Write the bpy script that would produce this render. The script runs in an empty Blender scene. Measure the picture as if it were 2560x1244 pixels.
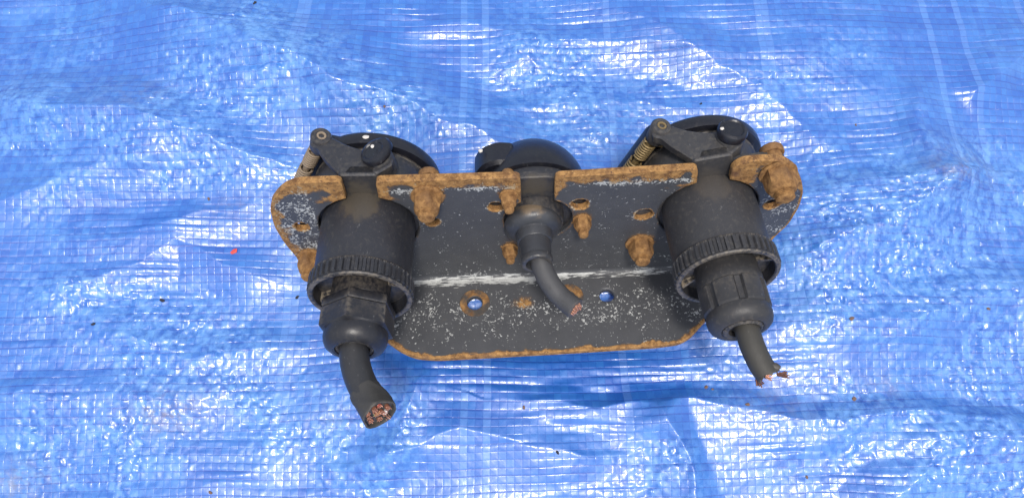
import bpy, bmesh, math, random
import numpy as np
from mathutils import Matrix, Vector
from mathutils.geometry import delaunay_2d_cdt

random.seed(7)
rng = np.random.default_rng(11)
MM = 0.001
sc = bpy.context.scene
COL = sc.collection
R = math.radians

# ------------------------------------------------------------------ camera, sky, sun
cam_d = bpy.data.cameras.new('camera')
cam = bpy.data.objects.new('camera', cam_d)
COL.objects.link(cam)
cam_d.sensor_width = 36.0
cam_d.lens = 25.31
cam_d.clip_start = 0.02
cam_d.clip_end = 200.0
PITCH = R(14.0)
cam.location = (0, -0.520 * math.sin(PITCH), 0.520 * math.cos(PITCH))
cam.rotation_euler = (PITCH, 0, 0)
sc.camera = cam

SUN = Vector((0.05, -0.20, 0.98)).normalized()
sun_elev = math.asin(SUN.z)
sun_az = math.atan2(SUN.x, SUN.y)          # clockwise from +Y
world = bpy.data.worlds.new('World')
sc.world = world
world.use_nodes = True
wn = world.node_tree
sky = wn.nodes.new('ShaderNodeTexSky')
sky.sky_type = 'NISHITA'
sky.sun_disc = False
sky.sun_elevation = sun_elev
sky.sun_rotation = sun_az
sky.air_density = 1.0
sky.dust_density = 2.5
sky.ozone_density = 1.0
# thin bright haze over the whole sky: its own light with most of the blue taken out
haze = wn.nodes.new('ShaderNodeHueSaturation')
haze.inputs['Saturation'].default_value = 0.55
haze.inputs['Value'].default_value = 1.25
wn.links.new(sky.outputs['Color'], haze.inputs['Color'])
wn.links.new(haze.outputs['Color'], wn.nodes['Background'].inputs['Color'])
wn.nodes['Background'].inputs['Strength'].default_value = 0.15

sl = bpy.data.lights.new('sun', 'SUN')
sl.energy = 2.3
sl.angle = R(8.0)
sl.color = (1.0, 0.95, 0.88)
so = bpy.data.objects.new('sun', sl)
COL.objects.link(so)
so.rotation_euler = (-SUN).to_track_quat('-Z', 'Y').to_euler()
so.location = SUN * 5

sc.view_settings.view_transform = 'Standard'
sc.view_settings.look = 'None'
sc.view_settings.exposure = 0.17
sc.view_settings.gamma = 1.0

# ------------------------------------------------------------------ node helpers
class NT:
    def __init__(s, name):
        s.m = bpy.data.materials.new(name)
        s.m.use_nodes = True
        s.t = s.m.node_tree
        s.b = s.t.nodes['Principled BSDF']

    def n(s, typ, **kw):
        nd = s.t.nodes.new(typ)
        for k, v in kw.items():
            if k.startswith('i_'):
                key = k[2:]
                nd.inputs[int(key) if key.isdigit() else key].default_value = v
            else:
                setattr(nd, k, v)
        return nd

    def l(s, a, b):
        s.t.links.new(a, b)

    def put(s, sock, v):
        if isinstance(v, bpy.types.NodeSocket):
            s.l(v, sock)
        else:
            sock.default_value = v

    def math(s, op, a, b=0.0, c=0.0, clamp=False):
        nd = s.n('ShaderNodeMath', operation=op, use_clamp=clamp)
        for i, v in enumerate((a, b, c)):
            s.put(nd.inputs[i], v)
        return nd.outputs[0]

    def mix(s, f, a, b):
        nd = s.n('ShaderNodeMix', data_type='RGBA')
        s.put(nd.inputs['Factor'], f)
        for k, v in (('A', a), ('B', b)):
            sk = [i for i in nd.inputs if i.name == k and i.type == 'RGBA'][0]
            if not isinstance(v, bpy.types.NodeSocket) and len(v) == 3:
                v = (*v, 1)
            s.put(sk, v)
        return [o for o in nd.outputs if o.type == 'RGBA'][0]

    def step(s, v, lo, hi):
        nd = s.n('ShaderNodeMapRange', interpolation_type='SMOOTHSTEP')
        s.put(nd.inputs['Value'], v)
        s.put(nd.inputs['From Min'], lo)
        s.put(nd.inputs['From Max'], hi)
        return nd.outputs['Result']

    def noise(s, vec, scale, detail=4.0, rough=0.55, dist=0.0):
        nd = s.n('ShaderNodeTexNoise', i_Scale=scale, i_Detail=detail, i_Roughness=rough, i_Distortion=dist)
        if vec is not None:
            s.l(vec, nd.inputs['Vector'])
        return nd.outputs['Fac']

    def attr(s, name):
        nd = s.n('ShaderNodeAttribute')
        nd.attribute_name = name
        return nd

    def coord(s):
        return s.n('ShaderNodeTexCoord').outputs['Object']

    def vmap(s, vec, scale=(1, 1, 1), rot=(0, 0, 0)):
        nd = s.n('ShaderNodeMapping')
        nd.inputs['Scale'].default_value = scale
        nd.inputs['Rotation'].default_value = rot
        s.l(vec, nd.inputs['Vector'])
        return nd.outputs[0]

    def bump(s, h, strength, dist, normal=None):
        nd = s.n('ShaderNodeBump', i_Strength=strength, i_Distance=dist)
        s.l(h, nd.inputs['Height'])
        if normal is not None:
            s.l(normal, nd.inputs['Normal'])
        return nd.outputs[0]

    def out(s, **kw):
        for k, v in kw.items():
            k = k.replace('_', ' ')
            if not isinstance(v, bpy.types.NodeSocket) and isinstance(v, tuple) and len(v) == 3:
                v = (*v, 1)
            s.put(s.b.inputs[k], v)
        return s.m

# ------------------------------------------------------------------ materials
def mat_tarp():
    t = NT('woven_tarp')
    a = t.attr('weave')
    sp = t.n('ShaderNodeSeparateXYZ')
    t.l(a.outputs['Vector'], sp.inputs[0])
    u, v, dirt = sp.outputs
    co = t.coord()
    fu, fv = t.math('FRACT', u), t.math('FRACT', v)
    cu, cv = t.math('FLOOR', u), t.math('FLOOR', v)
    du = t.math('ABSOLUTE', t.math('SUBTRACT', fu, 0.5))      # 0 centre .. .5 gap
    dv = t.math('ABSOLUTE', t.math('SUBTRACT', fv, 0.5))
    chk = t.math('MODULO', t.math('ADD', t.math('ADD', cu, cv), 2000.0), 2.0)
    def white(x, y):
        cb = t.n('ShaderNodeCombineXYZ')
        t.put(cb.inputs[0], x); t.put(cb.inputs[1], y)
        w = t.n('ShaderNodeTexWhiteNoise', noise_dimensions='2D')
        t.l(cb.outputs[0], w.inputs['Vector'])
        return w.outputs['Value']
    rc = white(cu, cv)
    ru = white(cu, 3.0)
    rv = white(7.0, cv)
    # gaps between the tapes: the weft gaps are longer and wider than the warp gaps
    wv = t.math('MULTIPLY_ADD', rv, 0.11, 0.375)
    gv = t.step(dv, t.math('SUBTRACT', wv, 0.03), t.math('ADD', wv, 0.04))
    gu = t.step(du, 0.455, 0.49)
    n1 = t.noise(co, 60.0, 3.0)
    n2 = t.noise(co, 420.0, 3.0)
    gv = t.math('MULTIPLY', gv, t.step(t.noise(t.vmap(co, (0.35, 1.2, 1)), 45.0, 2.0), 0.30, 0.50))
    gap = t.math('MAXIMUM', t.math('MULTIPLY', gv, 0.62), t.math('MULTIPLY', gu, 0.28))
    tone = t.math('MULTIPLY_ADD', rc, 0.17, t.math('MULTIPLY_ADD', chk, 0.11, t.math('MULTIPLY_ADD', rv, 0.16, t.math('MULTIPLY', ru, 0.26))))
    tone = t.math('MULTIPLY_ADD', n1, 0.45, t.math('SUBTRACT', tone, 0.10))
    blue = t.mix(tone, (0.005, 0.070, 0.40), (0.032, 0.190, 0.57))
    thick = t.step(white(cu, 11.0), 0.93, 0.95)               # a doubled, paler warp tape now and then
    blue = t.mix(t.math('MULTIPLY', thick, 0.22), blue, (0.20, 0.38, 0.76))
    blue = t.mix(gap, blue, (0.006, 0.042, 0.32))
    # dusty, rubbed film; milky blotches also put pale sheen into the colour
    milk_sheen = t.step(t.noise(co, 22.0, 6.0, 0.65), 0.50, 0.74)
    blue = t.mix(t.math('MULTIPLY', milk_sheen, 0.28), blue, (0.14, 0.36, 0.75))
    # pale sheen painted into the tarp colour wherever the sheet is crinkled
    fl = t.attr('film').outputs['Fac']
    crinkle_sheen = t.math('MULTIPLY', t.math('MINIMUM', fl, 1.0), t.step(t.noise(co, 150.0, 5.0, 0.65), 0.36, 0.66))
    blue = t.mix(t.math('MULTIPLY', crinkle_sheen, 0.50), blue, (0.19, 0.43, 0.80))
    dn = t.math('MULTIPLY', dirt, t.step(t.noise(co, 130.0, 6.0, 0.7), 0.38, 0.68))
    speck = t.math('MULTIPLY', t.step(t.noise(co, 900.0, 2.0), 0.73, 0.78), 0.22)
    blue = t.mix(t.math('MAXIMUM', dn, speck), blue, (0.20, 0.17, 0.19))
    # relief of the tapes and of the film over them
    tape = t.math('SUBTRACT', 1.0, t.math('MAXIMUM', t.math('POWER', t.math('MULTIPLY', du, 2.0), 2.5),
                                            t.math('POWER', t.math('MULTIPLY', dv, 2.0), 2.5)))
    hgt = t.math('ADD', t.math('MULTIPLY', tape, 0.45), t.math('MULTIPLY', rc, 0.25))
    hgt = t.math('MULTIPLY_ADD', n2, 0.4, hgt)
    hgt = t.math('MULTIPLY_ADD', gap, -0.5, hgt)
    nb = t.bump(hgt, 0.55, 0.0004)
    rough = t.math('MULTIPLY_ADD', t.noise(co, 75.0, 4.0), 0.20, 0.36)
    return t.out(Base_Color=blue, Roughness=rough, Normal=nb, IOR=1.5, Specular_IOR_Level=0.9, Coat_Weight=0.8, Coat_Roughness=0.17, Coat_Normal=nb)

def mat_ground():
    t = NT('ground_asphalt')
    co = t.coord()
    n = t.noise(co, 300.0, 5.0)
    c = t.mix(n, (0.035, 0.035, 0.036), (0.075, 0.073, 0.07))
    return t.out(Base_Color=c, Roughness=0.9, Normal=t.bump(n, 0.6, 0.003))

def mat_steel():
    """black paint over steel: rust creeps in from the edges, paint is chipped to pale primer"""
    t = NT('chipped_painted_steel')
    co = t.coord()
    w = t.attr('wear')
    sp = t.n('ShaderNodeSeparateXYZ')
    t.l(w.outputs['Vector'], sp.inputs[0])
    rust, chip, fold = sp.outputs
    big = t.noise(co, 70.0, 5.0, 0.6)
    mid = t.noise(co, 220.0, 5.0, 0.62)
    fine = t.noise(co, 900.0, 4.0, 0.6)
    paint = t.mix(big, (0.040, 0.042, 0.047), (0.080, 0.081, 0.086))
    paint = t.mix(t.math('MULTIPLY', t.step(mid, 0.5, 0.8), 0.35), paint, (0.085, 0.083, 0.075))
    # chips: pale blotches whose density follows 'chip'
    vn = t.n('ShaderNodeTexNoise', i_Scale=560.0, i_Detail=2.5, i_Roughness=0.6, i_Distortion=0.6)
    t.l(co, vn.inputs['Vector'])
    clump = t.noise(co, 95.0, 4.0, 0.65)
    thr = t.math('MULTIPLY_ADD', chip, -0.29, 0.785)
    thr = t.math('MULTIPLY_ADD', t.math('SUBTRACT', clump, 0.5), -0.58, thr)
    chips = t.step(vn.outputs['Fac'], thr, t.math('ADD', thr, 0.07))
    # fewer, larger flakes
    v2 = t.n('ShaderNodeTexNoise', i_Scale=270.0, i_Detail=3.5, i_Roughness=0.62, i_Distortion=1.0)
    t.l(t.vmap(co, (1, 1, 1), (0.4, 0.2, 0.9)), v2.inputs['Vector'])
    th2 = t.math('MULTIPLY_ADD', chip, -0.20, 0.82)
    th2 = t.math('MULTIPLY_ADD', t.math('SUBTRACT', clump, 0.5), -0.30, th2)
    chips = t.math('MAXIMUM', chips, t.step(v2.outputs['Fac'], th2, t.math('ADD', th2, 0.03)))
    # long scratched-off streaks along the fold
    st = t.noise(t.vmap(co, (0.22, 1.6, 1.6)), 420.0, 4.0, 0.65)
    thf = t.math('MULTIPLY_ADD', fold, -0.45, 0.865)
    streak = t.math('MULTIPLY', t.step(st, thf, t.math('ADD', thf, 0.09)), t.step(fold, 0.02, 0.15))
    chips = t.math('MAXIMUM', chips, streak)
    primer = t.mix(t.math('MULTIPLY', t.step(rust, 0.2, 0.7), 0.6), t.mix(fine, (0.26, 0.27, 0.265), (0.62, 0.62, 0.59)), (0.62, 0.46, 0.22))
    c = t.mix(t.math('MULTIPLY', chips, 0.92), paint, primer)
    # rust
    r_in = t.math('ADD', rust, t.math('MULTIPLY', t.math('SUBTRACT', mid, 0.5), 1.15))
    r_in = t.math('ADD', r_in, t.math('MULTIPLY', t.math('SUBTRACT', big, 0.5), 0.55))
    rm = t.step(r_in, 0.36, 0.62)
    rc = t.mix(t.step(mid, 0.3, 0.7), (0.135, 0.062, 0.020), (0.40, 0.215, 0.072))
    rc = t.mix(t.step(fine, 0.55, 0.72), rc, (0.46, 0.27, 0.11))
    rc = t.mix(t.step(t.noise(co, 520.0, 4.0, 0.7), 0.56, 0.68), rc, (0.10, 0.052, 0.028))
    rc = t.mix(t.math('MULTIPLY', t.step(big, 0.52, 0.7), 0.6), rc, (0.085, 0.040, 0.028))
    keep = t.math('SUBTRACT', 1.0, t.math('MULTIPLY', chips, t.step(r_in, 1.15, 0.80)))
    rm = t.math('MULTIPLY', rm, keep)
    c = t.mix(rm, c, rc)
    # rusty halo
    halo = t.math('MULTIPLY', t.step(r_in, 0.22, 0.45), 0.35)
    c = t.mix(t.math('MULTIPLY', halo, t.math('SUBTRACT', 1.0, rm)), c, (0.16, 0.085, 0.035))
    h = t.math('ADD', t.math('MULTIPLY', fine, 0.35), t.math('MULTIPLY', t.math('MULTIPLY', rm, mid), 0.8))
    h = t.math('MULTIPLY_ADD', chips, -0.25, h)
    rough = t.math('MULTIPLY_ADD', rm, 0.36, 0.50)
    return t.out(Base_Color=c, Roughness=rough, Normal=t.bump(h, 0.6, 0.0007), Specular_IOR_Level=0.45)

def mat_rust(name='rusty_iron', grease=0.0):
    t = NT(name)
    co = t.coord()
    mid = t.noise(co, 260.0, 5.0, 0.65)
    big = t.noise(co, 80.0, 3.0)
    fine = t.noise(co, 1100.0, 3.0)
    c = t.mix(t.step(mid, 0.3, 0.72), (0.130, 0.062, 0.024), (0.35, 0.190, 0.070))
    c = t.mix(t.math('MULTIPLY', t.step(big, 0.5, 0.68), 0.55), c, (0.17, 0.095, 0.05))
    c = t.mix(t.step(fine, 0.6, 0.8), c, (0.36, 0.22, 0.10))
    if grease:
        c = t.mix(t.math('MULTIPLY', t.step(big, 0.4, 0.6), grease), c, (0.05, 0.05, 0.05))
    h = t.math('MULTIPLY_ADD', fine, 0.4, mid)
    return t.out(Base_Color=c, Roughness=0.86, Normal=t.bump(h, 0.6, 0.0007), Specular_IOR_Level=0.3)

def mat_plastic(name, dark, light, rough=0.48, dust=0.3, dustcol=(0.14, 0.125, 0.10), edge=0.3, patch=None):
    t = NT(name)
    co = t.coord()
    n1 = t.noise(co, 55.0, 5.0, 0.6)
    n2 = t.noise(co, 380.0, 5.0, 0.62)
    n3 = t.noise(co, 1500.0, 2.0)
    c = t.mix(n1, dark, light)
    c = t.mix(t.math('MULTIPLY', t.step(n2, 0.5, 0.8), dust), c, dustcol)
    geo = t.n('ShaderNodeNewGeometry')
    pt = t.step(geo.outputs['Pointiness'], 0.53, 0.60)
    c = t.mix(t.math('MULTIPLY', t.math('MULTIPLY', pt, edge), t.step(n2, 0.36, 0.6)), c, (0.24, 0.20, 0.15))
    sc_n = t.noise(t.vmap(co, (1, 0.12, 0.5), (0.3, 0.2, 0.6)), 700.0, 2.0)
    c = t.mix(t.math('MULTIPLY', t.step(sc_n, 0.68, 0.76), 0.25), c, (0.2, 0.2, 0.2))
    if patch:
        (px, py, pz, rad, pc, amt) = patch
        vm = t.n('ShaderNodeVectorMath', operation='DISTANCE')
        t.l(co, vm.inputs[0])
        vm.inputs[1].default_value = (px * MM, py * MM, pz * MM)
        d = t.math('MULTIPLY_ADD', t.math('SUBTRACT', t.noise(co, 190.0, 4.0), 0.5), rad * MM * 1.1, vm.outputs['Value'])
        c = t.mix(t.math('MULTIPLY', t.step(d, rad * MM, rad * MM * 0.6), amt), c, pc)
    r = t.math('MULTIPLY_ADD', n2, 0.25, rough - 0.12)
    h = t.math('MULTIPLY_ADD', n3, 0.35, n2)
    return t.out(Base_Color=c, Roughness=r, Normal=t.bump(h, 0.30, 0.0005), Specular_IOR_Level=0.5)

def mat_simple(name, col, rough=0.5, metal=0.0, var=0.35, scale=600.0):
    t = NT(name)
    co = t.coord()
    n = t.noise(co, scale, 4.0, 0.65)
    dk = tuple(x * (1 - var) for x in col)
    lt = tuple(min(1, x * (1 + var)) for x in col)
    return t.out(Base_Color=t.mix(n, dk, lt), Roughness=rough, Metallic=metal, Normal=t.bump(n, 0.4, 0.0004))

M = {}
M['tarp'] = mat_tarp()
M['ground'] = mat_ground()
M['steel'] = mat_steel()
M['rust'] = mat_rust()
M['washer'] = mat_rust('greasy_rusty_washer', 0.92)
M['shell'] = mat_plastic('weathered_black_plastic', (0.015, 0.0155, 0.019), (0.031, 0.0315, 0.038), 0.44, 0.26, patch=(0, 30, 2, 15, (0.075, 0.062, 0.045), 0.75))
M['shell_grey'] = mat_plastic('faded_black_plastic', (0.022, 0.022, 0.025), (0.044, 0.043, 0.045), 0.55, 0.34, patch=(0, 30, 2, 13, (0.07, 0.06, 0.05), 0.6))
M['lid'] = mat_plastic('glossy_black_plastic', (0.006, 0.0065, 0.010), (0.014, 0.0145, 0.021), 0.32, 0.10, edge=0.0)
M['gland'] = mat_plastic('dirty_black_plastic', (0.010, 0.010, 0.013), (0.020, 0.020, 0.024), 0.40, 0.14, (0.13, 0.11, 0.08))
M['gland_grey'] = mat_plastic('scuffed_black_plastic', (0.018, 0.018, 0.020), (0.042, 0.040, 0.040), 0.5, 0.35, (0.13, 0.11, 0.09))
M['boot'] = mat_plastic('grey_dusty_rubber', (0.014, 0.015, 0.018), (0.058, 0.060, 0.066), 0.36, 0.35, (0.025, 0.025, 0.025), 0.3,
                        (0, 14, -2, 12, (0.17, 0.125, 0.08), 0.9))
M['rubber'] = mat_plastic('black_cable_sheath', (0.018, 0.018, 0.020), (0.034, 0.034, 0.036), 0.45, 0.1, (0.08, 0.08, 0.08))
M['rubber_olive'] = mat_plastic('sun_faded_cable_sheath', (0.034, 0.032, 0.027), (0.052, 0.048, 0.040), 0.6, 0.2, (0.07, 0.065, 0.055))
M['rubber_dusty'] = mat_plastic('dust_grey_cable_sheath', (0.030, 0.030, 0.033), (0.080, 0.079, 0.080), 0.6, 0.6, (0.035, 0.035, 0.035))
M['tape'] = mat_plastic('insulating_tape', (0.030, 0.029, 0.028), (0.055, 0.051, 0.046), 0.55, 0.25, (0.09, 0.085, 0.07))
M['ring'] = mat_plastic('worn_black_plastic', (0.013, 0.0135, 0.017), (0.028, 0.0285, 0.034), 0.48, 0.16, edge=0.8)
M['ring_grey'] = mat_plastic('worn_faded_plastic', (0.018, 0.018, 0.021), (0.040, 0.039, 0.041), 0.52, 0.28, edge=0.9)
M['dark'] = mat_plastic('dark_rubber_seal', (0.010, 0.010, 0.011), (0.022, 0.021, 0.020), 0.6, 0.1)
M['brass'] = mat_simple('tarnished_brass_wire', (0.25, 0.18, 0.085), 0.5, 0.5)
M['tan'] = mat_simple('corroded_spring_steel', (0.26, 0.20, 0.14), 0.65, 0.2)
M['copper'] = mat_simple('bare_copper', (0.62, 0.33, 0.23), 0.4, 0.6, 0.35, 1500)
M['dull_copper'] = mat_simple('oxidised_copper', (0.14, 0.062, 0.045), 0.5, 0.5)
M['white'] = mat_simple('white_insulation', (0.75, 0.73, 0.70), 0.5, 0, 0.1)
M['yellow'] = mat_simple('yellow_insulation', (0.75, 0.50, 0.05), 0.5, 0, 0.1)
M['green'] = mat_simple('green_insulation', (0.10, 0.30, 0.10), 0.5, 0, 0.1)
M['red'] = mat_simple('red_insulation', (0.35, 0.06, 0.05), 0.5, 0, 0.1)
M['brown'] = mat_simple('brown_insulation', (0.20, 0.08, 0.05), 0.5, 0, 0.1)
M['black'] = mat_simple('black_insulation', (0.02, 0.02, 0.02), 0.5, 0, 0.1)
M['chip'] = mat_simple('pale_paint_chip', (0.62, 0.58, 0.52), 0.6, 0, 0.15)
M['crumb'] = mat_simple('dirt_crumb', (0.16, 0.10, 0.075), 0.9)
M['grit'] = mat_simple('dark_grit', (0.022, 0.022, 0.03), 0.9)
M['redflake'] = mat_simple('red_paint', (0.55, 0.06, 0.05), 0.5)

# ------------------------------------------------------------------ mesh helpers (build in mm)
def obj(name, bm, mat, parent=None, smooth=35, mw=None):
    me = bpy.data.meshes.new(name)
    bm.normal_update()
    bmesh.ops.scale(bm, vec=(MM, MM, MM), verts=bm.verts)
    if smooth:
        for f in bm.faces:
            f.smooth = True
        lim = R(smooth)
        for e in bm.edges:
            if len(e.link_faces) == 2 and e.calc_face_angle(0) > lim:
                e.smooth = False
    bm.to_mesh(me)
    bm.free()
    me.materials.append(mat)
    o = bpy.data.objects.new(name, me)
    COL.objects.link(o)
    if parent is not None:
        o.parent = parent
    if mw is not None:
        o.matrix_local = mw
    return o

def lathe(bm, prof, n=48, mat=None, rfun=None, cap0=True, cap1=True):
    """revolve (r, z) about Z; rfun(angle, k) scales the radius of ring k"""
    rings = []
    for k, (r, z) in enumerate(prof):
        ring = []
        for i in range(n):
            a = 2 * math.pi * i / n
            rr = r * (rfun(a, k) if rfun else 1.0)
            v = Vector((rr * math.cos(a), rr * math.sin(a), z))
            ring.append(bm.verts.new(mat @ v if mat else v))
        rings.append(ring)
    for a, b in zip(rings, rings[1:]):
        for i in range(n):
            j = (i + 1) % n
            bm.faces.new((a[i], a[j], b[j], b[i]))
    if cap0:
        bm.faces.new(list(reversed(rings[0])))
    if cap1:
        bm.faces.new(rings[-1])
    return rings

def spline(pts, per=10):
    p = [Vector(q) for q in pts]
    p = [p[0] * 2 - p[1]] + p + [p[-1] * 2 - p[-2]]
    out = []
    for i in range(1, len(p) - 2):
        for k in range(per):
            t = k / per
            a, b, c, d = p[i - 1], p[i], p[i + 1], p[i + 2]
            out.append(0.5 * ((2 * b) + (c - a) * t + (2 * a - 5 * b + 4 * c - d) * t * t + (3 * b - a - 3 * c + d) * t ** 3))
    out.append(p[-2])
    return out

def tube(bm, pts, rad, n=20, cap=True, squash=None):
    """tube along points; rad is a number or f(t, angle)"""
    f = rad if callable(rad) else (lambda t, a: rad)
    m = len(pts)
    up = None
    rings = []
    for i, p in enumerate(pts):
        d = (pts[min(i + 1, m - 1)] - pts[max(i - 1, 0)]).normalized()
        if up is None:
            up = d.orthogonal().normalized()
        up = (up - d * up.dot(d)).normalized()
        sd = d.cross(up)
        ring = []
        for k in range(n):
            a = 2 * math.pi * k / n
            r = f(i / (m - 1), a)
            ring.append(bm.verts.new(p + up * (r * math.cos(a)) + sd * (r * math.sin(a))))
        rings.append(ring)
    for a, b in zip(rings, rings[1:]):
        for i in range(n):
            j = (i + 1) % n
            bm.faces.new((a[i], a[j], b[j], b[i]))
    if cap:
        bm.faces.new(list(reversed(rings[0])))
        bm.faces.new(rings[-1])
    return rings

def extrude_poly(bm, pts, axis_map, h0, h1, bev=0.8):
    """prism over a 2-D outline with softened rims; axis_map(x, y, h) -> Vector"""
    n = len(pts)
    cx = sum(p[0] for p in pts) / n
    cy = sum(p[1] for p in pts) / n
    # inset by moving along averaged normals
    area = sum(pts[i][0] * pts[(i + 1) % n][1] - pts[(i + 1) % n][0] * pts[i][1] for i in range(n))
    sgn = 1 if area > 0 else -1
    def inset(d):
        o = []
        for i in range(n):
            a, b, c = Vector(pts[i - 1]), Vector(pts[i]), Vector(pts[(i + 1) % n])
            e1, e2 = (b - a).normalized(), (c - b).normalized()
            nn = Vector((-(e1.y + e2.y), e1.x + e2.x)) * sgn
            if nn.length < 1e-6:
                nn = Vector((-e1.y, e1.x)) * sgn
            nn.normalize()
            o.append(b + nn * d)
        return o
    p0, pi = [Vector(p) for p in pts], inset(bev)
    rings = [[bm.verts.new(axis_map(p.x, p.y, h)) for p in ps]
             for ps, h in ((pi, h0), (p0, h0 + bev), (p0, h1 - bev), (pi, h1))]
    for a, b in zip(rings, rings[1:]):
        for i in range(n):
            j = (i + 1) % n
            bm.faces.new((a[i], a[j], b[j], b[i]))
    bm.faces.new(list(reversed(rings[0])))
    bm.faces.new(rings[-1])
    bmesh.ops.recalc_face_normals(bm, faces=bm.faces)

def fillet(pts, rads, seg=5):
    out = []
    n = len(pts)
    for i in range(n):
        r = rads[i]
        b = Vector(pts[i])
        if r <= 0:
            out.append((b.x, b.y)); continue
        a, c = Vector(pts[i - 1]), Vector(pts[(i + 1) % n])
        d1, d2 = (a - b), (c - b)
        l = min(r, d1.length * 0.45, d2.length * 0.45)
        p, q = b + d1.normalized() * l, b + d2.normalized() * l
        for k in range(seg + 1):
            t = k / seg
            m = p * (1 - t) ** 2 + b * (2 * t * (1 - t)) + q * t * t
            out.append((m.x, m.y))
    return out

def props(o, label=None, cat=None, group=None, kind=None):
    for k, v in (('label', label), ('category', cat), ('group', group), ('kind', kind)):
        if v:
            o[k] = v
    return o

# ------------------------------------------------------------------ numpy noise for the cloth
def perlin(x, y, seed):
    g = np.random.default_rng(seed)
    ang = g.uniform(0, 2 * np.pi, (256, 256))
    gx, gy = np.cos(ang), np.sin(ang)
    xi, yi = np.floor(x).astype(int), np.floor(y).astype(int)
    fx, fy = x - xi, y - yi
    sx, sy = fx ** 3 * (fx * (fx * 6 - 15) + 10), fy ** 3 * (fy * (fy * 6 - 15) + 10)
    def dot(a, b):
        ix, iy = (xi + a) & 255, (yi + b) & 255
        return gx[ix, iy] * (fx - a) + gy[ix, iy] * (fy - b)
    n0 = dot(0, 0) * (1 - sx) + dot(1, 0) * sx
    n1 = dot(0, 1) * (1 - sx) + dot(1, 1) * sx
    return (n0 * (1 - sy) + n1 * sy) * 1.5

def ridged(x, y, seed):
    return 1 - np.abs(perlin(x, y, seed)) * 1.6

def seg_dist(x, y, pts):
    """signed distance to a polyline (positive on its left) and position along it 0..1"""
    best = np.full(x.shape, 1e9); sd = np.zeros(x.shape); al = np.zeros(x.shape)
    L = [math.dist(pts[i], pts[i + 1]) for i in range(len(pts) - 1)]
    tot, acc = sum(L), 0.0
    for i in range(len(pts) - 1):
        (ax, ay), (bx, by) = pts[i], pts[i + 1]
        dx, dy = (bx - ax) / L[i], (by - ay) / L[i]
        t = (x - ax) * dx + (y - ay) * dy
        tc = np.clip(t, 0, L[i])
        d = np.hypot(x - ax - tc * dx, y - ay - tc * dy)
        s = (x - ax) * (-dy) + (y - ay) * dx
        m = d < best
        best = np.where(m, d, best); sd = np.where(m, np.where(s >= 0, d, -d), sd)
        al = np.where(m, (acc + np.clip(t, -40 if i == 0 else 0, L[i] + (40 if i == len(L) - 1 else 0))) / tot, al)
        acc += L[i]
    return sd, al

# folds of the sheet: crest line (mm on the ground), width on its left, on its right, height
FOLDS = [
    ([(-310, 210), (-154, 140), (-45, 91), (20, 62)], 44, 60, 13.0),
    ([(-389, 113), (-287, 100), (-215, 75), (-150, 60)], 30, 40, 8.0),
    ([(-400, 28), (-320, 58), (-255, 72)], 22, 30, 3.6),
    ([(6, 175), (30, 130), (70, 80)], 40, 36, 3.6),
    ([(345, 58), (262, 20), (195, -12)], 46, 70, 12.0),
    ([(190, -62), (262, -50), (332, -36), (400, -40)], 26, 36, 5.5),
    ([(-10, -103), (129, -111), (251, -117), (400, -121)], 12, 34, 5.0),
    ([(95, -112), (110, -146), (130, -178)], 16, 30, 6.0),
    ([(420, 185), (367, 127), (345, 112)], 14, 30, 4.0),
    ([(300, 125), (306, 59), (312, 30)], 30, 16, 3.6),
    ([(-90, 190), (60, 165), (240, 150)], 20, 30, 3.0),
    ([(-20, 106), (80, 118), (200, 110)], 18, 24, 2.6),
    ([(-400, -110), (-280, -106), (-200, -101)], 14, 24, 2.8),
    ([(-330, -30), (-240, 6), (-170, -22)], 26, 24, 4.0),
    ([(-300, -60), (-225, -78), (-150, -72)], 20, 28, 3.2),
    ([(-120, -150), (-30, -128), (70, -150)], 20, 30, 3.6),
    ([(220, -190), (290, -140), (390, -120)], 24, 46, 6.5),
    ([(150, 30), (260, 44), (400, 60)], 14, 22, 2.6),
    ([(-60, -95), (-72, -120), (-92, -160)], 18, 24, 3.4),
    ([(-150, 40), (-230, 20), (-330, 5)], 18, 26, 3.0),
    ([(80, 200), (190, 120), (250, 70)], 26, 22, 3.0),
]
# where the film is crinkled and pale sheen is painted on it: x, y, radius, weight
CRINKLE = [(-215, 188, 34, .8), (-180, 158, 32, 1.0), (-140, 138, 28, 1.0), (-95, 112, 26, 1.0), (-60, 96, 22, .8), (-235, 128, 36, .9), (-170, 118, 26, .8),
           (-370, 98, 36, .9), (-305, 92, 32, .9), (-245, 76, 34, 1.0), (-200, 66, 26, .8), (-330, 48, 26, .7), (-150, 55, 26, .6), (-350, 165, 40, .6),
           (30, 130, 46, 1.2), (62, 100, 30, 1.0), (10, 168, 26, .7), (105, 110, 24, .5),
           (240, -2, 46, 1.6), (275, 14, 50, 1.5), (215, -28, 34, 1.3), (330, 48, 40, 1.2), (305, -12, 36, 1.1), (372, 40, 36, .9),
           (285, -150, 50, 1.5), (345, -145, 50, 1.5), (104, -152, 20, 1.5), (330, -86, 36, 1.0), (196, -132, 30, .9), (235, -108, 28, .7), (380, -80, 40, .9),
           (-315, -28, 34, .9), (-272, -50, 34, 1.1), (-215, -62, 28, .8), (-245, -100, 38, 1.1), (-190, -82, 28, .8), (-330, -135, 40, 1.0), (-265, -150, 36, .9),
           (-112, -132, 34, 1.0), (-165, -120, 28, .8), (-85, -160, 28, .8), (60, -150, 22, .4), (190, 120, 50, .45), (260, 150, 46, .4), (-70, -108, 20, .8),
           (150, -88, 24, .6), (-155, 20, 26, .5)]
PITCHW = 5.35

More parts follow.
